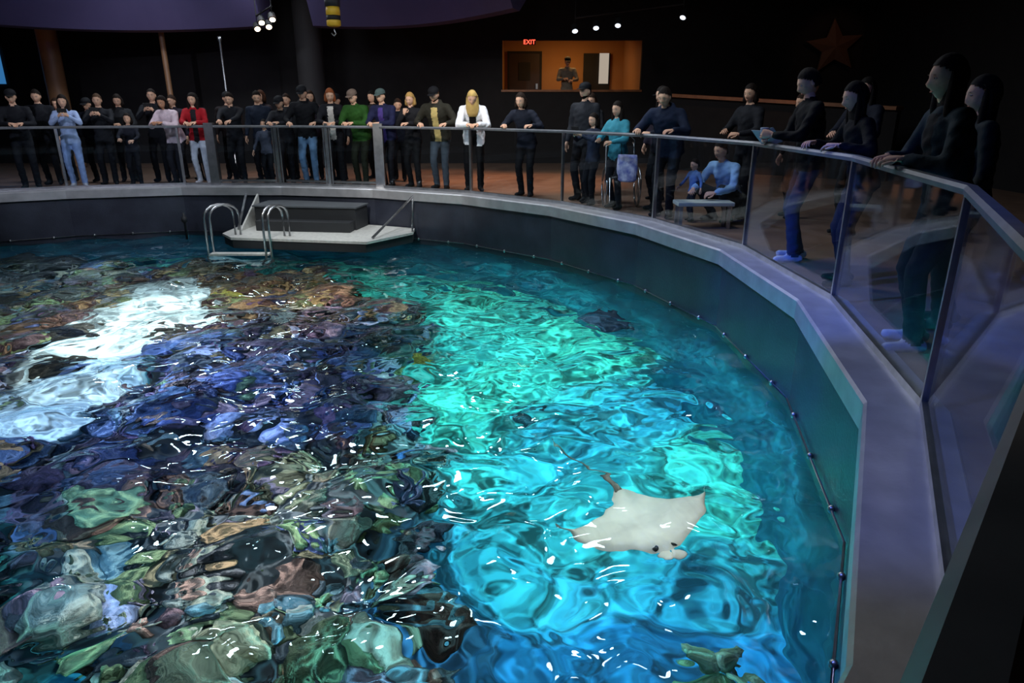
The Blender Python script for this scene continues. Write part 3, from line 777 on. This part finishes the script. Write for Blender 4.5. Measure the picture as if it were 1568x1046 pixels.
    if phone:
        c=(hands[0][2]+hands[1][2])/2+Vector((0,.05,.09))
        n=Vector((0,.9,-.25)).normalized(); u=Vector((0,.25,.9)).normalized(); xr=Vector((1,0,0))
        v=[]
        for dz in (-.004,.004):
            for a_,b_ in ((-1,-1),(1,-1),(1,1),(-1,1)): v.append(W(c+xr*(.075*a_)+u*(.037*b_)+n*dz))
        mk('phone',v,[(0,3,2,1),(4,5,6,7),(0,1,5,4),(1,2,6,5),(2,3,7,6),(3,0,4,7)],M_black,ob)
        v=[W(c+xr*(.070*a_)+u*(.033*b_)-n*.0045) for a_,b_ in ((-1,-1),(1,-1),(1,1),(-1,1))]
        mk('phone_screen',v,[(0,1,2,3)],emis('phone_screen',(.5,.75,1),1.2) if 'phone_screen' not in bpy.data.materials else bpy.data.materials['phone_screen'],ob)
    return ob
def th(t,r=8.0):
    a=math.radians(t); return CX+r*math.cos(a),CY+r*math.sin(a)
def PT(name,t,r=8.0,**kw):
    x,y=th(t,r); kw.setdefault('rd',r-7.6); return person(name,x,y,**kw)
PT('man_in_black_coat',118,H=1.76,pose='rail',style='cap',look=15,hair='#20160f')
PT('woman_in_pale_blue_shirt',112.6,H=1.66,pose='phone',top='#9fb4dc',pants='#8fa8d8',style='long',look=15,lean=3,phone=True,shoe='#c8c8d0')
PT('man_in_black_coat',109.2,8.25,H=1.68,pose='phone',style='short',look=10,lean=0,phone=True,hair='#4a3626')
PT('child_in_dark_jacket',105.6,H=1.32,pose='hold',style='bob',look=5,lean=0,top='#20222c')
PT('man_in_black_coat',103.2,8.6,H=1.78,pose='phone',style='short',look=5,lean=0,phone=True)
PT('woman_in_pale_pink_jacket',100.2,H=1.70,pose='rail',yaw=-18,top='#d8c4cc',pants='#23242c',style='bob',look=20,lean=24,bulk=1.2,skin='m')
PT('woman_in_red_jacket',96.8,H=1.70,pose='rail',top='#a01822',inner='#202024',pants='#c8cdd8',style='long',look=12,lean=5,shoe='#c0c0c8',bulk=1.08)
PT('man_in_black_coat',92.3,8.2,H=1.72,pose='rail',style='short',look=20,lean=8)
PT('woman_in_dark_sweater',89.3,8.35,H=1.75,pose='down',style='short',look=20,lean=5,top='#202838',hyaw=-20)
PT('child_in_dark_jacket',87.6,7.98,H=1.2,pose='down',style='short',look=0,lean=0,top='#4a5060',pants='#1a1c22')
PT('man_in_charcoal_jacket',85.2,8.1,H=1.68,pose='rail',style='cap',look=25,lean=20,top='#23242a')
PT('man_in_black_hoodie',81.6,H=1.84,pose='wide',top='#121318',pants='#6f93b8',style='cap',look=25,lean=10,hair='#2a1c12',yaw=10,shoe='#181818',hood=True,bulk=1.08)
PT('woman_in_black_blazer',77.6,H=1.80,pose='rail',yaw=14,top='#1a1a20',inner='#cfc8c0',pants='#121318',style='bob',hair='#8a4a28',look=20,lean=14,hyaw=-15)
PT('man_in_green_jacket',74.0,H=1.80,pose='rail',top='#264e1c',pants='#1b2016',style='cap',cap='#6a5a50',look=22,lean=22,bulk=1.18)
PT('man_in_navy_jacket',70.0,H=1.78,pose='rail',top='#1d2040',inner='#4a3a80',pants='#12131a',style='cap',cap='#4a5a58',look=15,lean=15,bulk=1.12)
PT('woman_in_black_jacket',65.8,H=1.70,pose='chin',top='#1a1a1e',pants='#101114',style='bob',hair='#b08a50',look=18,lean=5,yaw=8,bulk=1.08)
PT('man_in_olive_jacket',61.6,H=1.84,pose='wide',top='#2e2c24',inner='#c8b070',pants='#424b55',style='cap',cap='#101014',look=25,lean=24,yaw=14,beard=True,hair='#5a3a22',bulk=1.15,hood=True)
PT('woman_in_white_jacket',56.6,8.05,H=1.84,pose='rail',top='#f0f0f4',inner='#141416',pants='#0d0d10',style='long',hair='#c0a060',look=32,lean=34,yaw=34,bulk=1.2,voxel=.02,hood=True)
PT('woman_in_dark_navy_coat',48.2,H=1.72,pose='wide',top='#1a1e2a',pants='#0c0d12',style='bob',hair='#241810',look=15,lean=24,yaw=18,bulk=1.12)
PT('man_in_grey_jacket',40.8,8.2,H=1.80,pose='down',top='#2a2b30',pants='#101116',style='cap',look=8,lean=0,beard=True,yaw=10,bulk=1.1)
PT('child_in_dark_jacket',38.0,8.0,H=1.35,pose='phone',style='bob',look=10,lean=0,top='#2a3040',phone=True)
PT('woman_in_teal_jacket',34.0,H=1.52,pose='hold',top='#3f8fa0',pants='#14161c',style='long',look=10,lean=4,bulk=1.15,yaw=10)
PT('woman_in_dark_sweater',30.6,8.35,H=1.72,pose='hold',style='long',look=12,lean=2,top='#1c1e2a')
PT('man_in_navy_parka',27.0,8.05,H=1.76,pose='wide',top='#182238',pants='#0e1016',style='short',look=22,lean=26,yaw=28,bulk=1.2,hood=True)
person('man_in_blue_sweater',2.80,9.1,H=1.75,pose='squat',top='#8fb8e0',pants='#1a1e28',style='short',look=15,lean=25,yaw=10,voxel=.02)
person('child_in_blue_shirt',2.38,9.15,H=.78,pose='down',top='#4a70b0',pants='#20242c',style='short',look=10,lean=0,voxel=.014)
P25=person('man_in_black_sweater',2.78,6.68,H=1.80,pose='hold',top='#0d0e12',pants='#2a3a5a',shoe='#c8ccd4',style='short',hair='#160f0c',look=28,lean=8,yaw=-10,voxel=.018,wr=((-.10,.36,1.20),(.16,.30,1.16)))
h0,h1=LAST['hp']; fd_=LAST['fd']; rt_=LAST['rt']
lathe('paper_cup',h0.x,h0.y,[(h0.z-.05,.030),(h0.z-.045,.032),(h0.z+.05,.040),(h0.z+.058,.042),(h0.z+.062,.03)],pbr('cup_paper',(.3,.34,.45),rough=.6),P25)
u_=Vector((0,0,1)); e1=(rt_*.9+fd_*.4).normalized(); e2=(u_*.7+fd_*.6).normalized(); nn=e1.cross(e2).normalized()
v=[]
for dz in (-.0015,.0015):
    for a_,b_ in ((-.02,-.07),(.14,-.07),(.14,.10),(-.02,.10)): v.append(h1+e1*a_+e2*b_+nn*dz)
for dz in (-.0015,.0015):
    for a_,b_,c_ in ((-.02,-.07,0),(-.13,-.06,.04),(-.13,.11,.04),(-.02,.10,0)): v.append(h1+e1*a_+e2*b_+nn*(dz+c_))
qf=[(0,3,2,1),(4,5,6,7),(0,1,5,4),(1,2,6,5),(2,3,7,6),(3,0,4,7)]
mk('folded_map',v,qf+[tuple(i+8 for i in q) for q in qf],pbr('map_paper',(.3,.32,.4),rough=.7),P25)
person('woman_with_long_dark_hair',2.82,5.72,H=1.66,pose='wide',top='#101118',pants='#1b2030',style='long',hair='#0e0a09',look=18,lean=14,rd=.34,voxel=.018)
person('woman_in_denim_jacket',2.52,4.10,H=1.74,pose='rail',top='#22323c',inner='#1a1a20',pants='#1a2436',shoe='#c8ccd4',style='long',hair='#1a100c',look=10,lean=10,rd=.30,voxel=.016,face=(-1,.1),bulk=1.05)
person('woman_in_grey_sweater',2.98,4.55,H=1.64,pose='down',top='#20282c',pants='#15171e',style='long',hair='#14100e',look=10,lean=3,voxel=.018,face=(-1,.3))
person('man_in_grey_shirt',1.55,20.3,H=1.75,pose='hold',top='#8a8478',pants='#202020',style='cap',look=20,lean=5,face=(0,-1),z0=1.0)
brg=np.random.default_rng(5)
for i,(t,r) in enumerate(((116,8.7),(114.6,9.3),(111,8.9),(107.5,8.8),(101.6,9.2),(98.4,8.8),(94.5,8.9),(90.6,9.2),(86.6,8.9),(83.6,9.0),(79.6,8.8),(75.8,9.2),(71.8,9.0),(44.5,9.0),(36,9.2),(24,9.0),(22,9.6),(14,9.3))):
    px,py=th(t,r); st=('short','long','cap','bob')[i%4]
    person('visitor_in_dark_clothes',px,py,H=1.6+.2*brg.random(),pose=('down','hold')[i%2],style=st,look=5+15*brg.random(),lean=3,hyaw=40*(brg.random()-.5),top=('#1a1c22','#241e20','#141824','#202226','#2a2430')[i%5],pants='#101216',hair=('#1a120e','#2a1a10','#0e0a08')[i%3],voxel=.028,yaw=40*(brg.random()-.5),bulk=1.1)
x,y=th(33.0,7.93)
tb=empty('tote_bag'); rg=[]
for z,w in ((.42,.10),(.45,.15),(.6,.16),(.75,.15),(.80,.14)): rg.append((Vector((x+.1,y-.05,z)),Vector((.87,-.5,0)),Vector((.5,.87,0)),w,.05))
v,f=loft(rg,16); mk('bag',v,f,pbr('tote_print',(.55,.55,.75),(.12,.14,.45),rough=.8,scale=14),tb,True)
v,f=tube([(x+.02,y,.8),(x+.0,y+.02,1.0),(x+.1,y-.02,1.08),(x+.18,y-.09,1.0),(x+.19,y-.1,.8)],.01,6); mk('strap',v,f,M_dark,tb,True)
lb=empty('low_bench'); box('seat',2.05,2.75,8.5,8.82,.28,.33,pbr('bench_top_pale',(.5,.52,.4),rough=.5),lb,.01)
for i,(a,b) in enumerate(((2.1,8.55),(2.7,8.55),(2.1,8.77),(2.7,8.77))): box('leg_%d'%i,a-.02,a+.02,b-.02,b+.02,0,.28,M_steel,lb)
wc=empty('wheelchair')
wx,wy=1.65,10.55
for s in (-.25,.25):
    pts=[(wx+s,wy+.28*math.cos(t*math.pi/12),.30+.28*math.sin(t*math.pi/12)) for t in range(25)]; v,f=tube(pts,.014,6); mk('wheel_%d'%(s>0),v,f,M_steel,wc,True)
    for t in range(6):
        a=t*math.pi/3; v,f=tube([(wx+s,wy,.3),(wx+s,wy+.27*math.cos(a),.3+.27*math.sin(a))],.004,4); mk('spoke_%d_%d'%(s>0,t),v,f,M_steel,wc)
    v,f=tube([(wx+s*.85,wy-.35,.1),(wx+s*.85,wy-.3,.45),(wx+s*.85,wy+.2,.47),(wx+s*.85,wy+.25,.9),(wx+s*.85,wy+.38,.92)],.013,6); mk('frame_%d'%(s>0),v,f,M_steel,wc,True)
box('seat',wx-.2,wx+.2,wy-.28,wy+.2,.44,.49,M_dark,wc); box('back',wx-.2,wx+.2,wy+.19,wy+.23,.5,.88,M_dark,wc)

# ------------------------------------------------------------ lights
def area(name,loc,target,size,energy,col,shape='DISK'):
    l=bpy.data.lights.new(name,'AREA'); l.shape=shape; l.size=size; l.energy=energy; l.color=col
    o=bpy.data.objects.new(name,l); COL.objects.link(o); o.location=loc
    d=Vector(target)-Vector(loc); o.rotation_euler=d.to_track_quat('-Z','Y').to_euler(); return o
def spot(name,loc,target,energy,col,ang=50,blend=.6,rad=.08):
    l=bpy.data.lights.new(name,'SPOT'); l.energy=energy; l.color=col; l.spot_size=math.radians(ang); l.spot_blend=blend; l.shadow_soft_size=rad
    o=bpy.data.objects.new(name,l); COL.objects.link(o); o.location=loc
    d=Vector(target)-Vector(loc); o.rotation_euler=d.to_track_quat('-Z','Y').to_euler(); return o
def gobo(o,scale):
    l=o.data; l.use_nodes=True; nt=l.node_tree
    em=[n for n in nt.nodes if n.type=='EMISSION'][0]
    tc=nt.nodes.new('ShaderNodeTexCoord'); nz=nt.nodes.new('ShaderNodeTexNoise'); nz.inputs['Scale'].default_value=scale*.6
    mix=nt.nodes.new('ShaderNodeVectorMath'); mix.operation='MULTIPLY_ADD'; mix.inputs[1].default_value=(.16,.16,.16)
    nt.links.new(tc.outputs['Normal'],nz.inputs['Vector']); nt.links.new(nz.outputs['Color'],mix.inputs[0]); nt.links.new(tc.outputs['Normal'],mix.inputs[2])
    vo=nt.nodes.new('ShaderNodeTexVoronoi'); vo.feature='DISTANCE_TO_EDGE'; vo.inputs['Scale'].default_value=scale
    nt.links.new(mix.outputs[0],vo.inputs['Vector'])
    mr=nt.nodes.new('ShaderNodeMapRange'); mr.inputs[1].default_value=0; mr.inputs[2].default_value=.13; mr.inputs[3].default_value=4.6; mr.inputs[4].default_value=.18
    nt.links.new(vo.outputs['Distance'],mr.inputs[0]); nt.links.new(mr.outputs[0],em.inputs['Strength'])
area('added_pool_fill',(CX,CY,-.98),(CX,CY,-3),13.4,90,(.18,.66,1))  # added unseen fill lights under the surface, replacing light from above
area('added_pool_fill',(.0,7.6,-.99),(.0,7.6,-3),3.0,12,(.25,1,.9))
area('added_pool_fill',(1.05,5.7,-.99),(1.05,5.7,-3),1.8,12,(.25,.95,1))
area('added_pool_fill',(-2.9,6.0,-1.0),(-3.1,6.2,-3),2.6,34,(.22,.38,1))
area('added_pool_fill',(-3.0,3.6,-1.0),(-3.0,3.6,-3),1.8,12,(.2,.5,1))
area('added_pool_fill',(-5.0,8.3,-1.0),(-5.0,8.3,-3),2.2,50,(.9,1,1))
area('added_pool_fill',(-1.7,3.2,-1.0),(-1.7,3.2,-3),1.8,12,(.7,.85,1))
area('added_pool_fill',(-3.2,9.6,-1.0),(-3.2,9.6,-3),2.2,20,(1,.85,.72))
area('added_pool_fill',(-7.5,7.5,-1.0),(-7.5,7.5,-3),2.6,24,(1,.97,.8))
area('added_pool_fill',(.85,3.85,-.965),(.85,3.85,-3),1.6,5.0,(1,.95,.88))
for (x,y,e,c) in ((.3,7.9,75,(.42,1,.88)),(-.3,5.3,75,(.3,.9,1)),(-.6,9.8,75,(.42,1,.85)),(-.5,2.6,60,(.25,.75,1)),(-1.9,4.0,50,(.8,.9,1)),(-3.3,6.4,70,(.5,.7,1)),(-4.9,8.4,60,(.9,1,1)),(-6.5,10.5,60,(.6,.8,1)),(-3.8,2.0,50,(.3,.9,.9)),(-6.4,6.2,44,(1,.95,.85)),(-2.6,9.0,44,(1,.88,.8)),(1.35,6.7,40,(.3,1,.95)),(1.5,5.0,32,(.3,.9,1))):
    gobo(spot('added_caustic_light',(x,y,-.98),(x,y,-3),e,c,150,.5,.01),9)  # added unseen underwater spots projecting a caustic pattern on bed and reef
for (x,y,e) in ((0,11.5,80),(-2.8,8.4,75),(1.5,7.9,40),(-7.3,14.5,60),(-4.5,11,60),(-.9,9.6,40),(-5.2,15.5,30)):
    area('overhead_show_light',(x,y,4.15),(x,y,0),.6,e,(.85,.92,1))
spot('crowd_spotlight',(-3,6.5,4.1),(-1.2,13,1.1),900,(1,.93,.85),38)
spot('crowd_spotlight',(-7,6.5,4.1),(-7.8,13.4,1.1),560,(.80,.82,1),42)
spot('crowd_spotlight',(-.5,6.5,4.1),(1.2,10.8,1.0),220,(.6,.8,1),40)
spot('platform_spotlight',(-3,7,4.1),(-3.4,12,-.6),520,(1,.98,.92),26)
spot('blue_show_light',(.3,3.6,4.1),(2.6,6.4,.2),90,(.12,.24,1),55)
spot('blue_show_light',(-1.6,3.9,4.1),(2.15,5.6,-.35),1300,(.07,.17,1),32)
spot('blue_show_light',(-1.2,6.4,4.1),(1.9,8.3,-.4),380,(.10,.25,1),34)
spot('blue_show_light',(-1.2,1.6,4.1),(1.7,3.2,-.3),420,(.10,.20,1),34)
spot('rim_spotlight',(.2,.6,4.1),(1.2,1.7,0),60,(1,.85,.7),34)
spot('floor_spotlight',(.4,13.9,4.1),(.3,14.1,0),620,(1,.46,.22),62)
spot('floor_spotlight',(-1.6,14.7,4.1),(-1.6,15.2,0),380,(1,.46,.22),56)
spot('floor_spotlight',(-4.6,15.2,4.1),(-4.6,15.6,0),180,(1,.5,.3),56)
area('hallway_lamp',(1.6,20.6,3.25),(1.6,21,1),.8,22,(1,.55,.2))
spot('column_light',(-11,17.0,.2),(-11,17.5,3),40,(1,.5,.25),50)
spot('column_light',(-8,16.5,.2),(-8,16.9,3),14,(1,.5,.25),40)
spot('soffit_light',(-8,12.5,3.2),(-8.5,16.2,3.9),20,(.28,.25,1),90)
spot('soffit_light',(-2,13.0,3.2),(-2.6,16.0,3.9),16,(.35,.25,.9),90)
spot('wood_light',(5.5,13.5,4.1),(5.2,16.0,1.5),60,(1,.5,.25),50)
spot('star_light',(8.0,16.6,4.1),(8.2,18.9,2.8),8,(1,.5,.3),50)
w=bpy.data.worlds.new('World'); S.world=w; w.use_nodes=True
w.node_tree.nodes['Background'].inputs[0].default_value=(.02,.03,.06,1); w.node_tree.nodes['Background'].inputs[1].default_value=.1

cam=bpy.data.cameras.new('camera'); cam.sensor_width=36; cam.lens=24.0; cam.clip_start=.02
co=bpy.data.objects.new('camera',cam); COL.objects.link(co); co.location=(0,0,1.45); co.rotation_euler=(math.radians(71),0,0)
S.camera=co
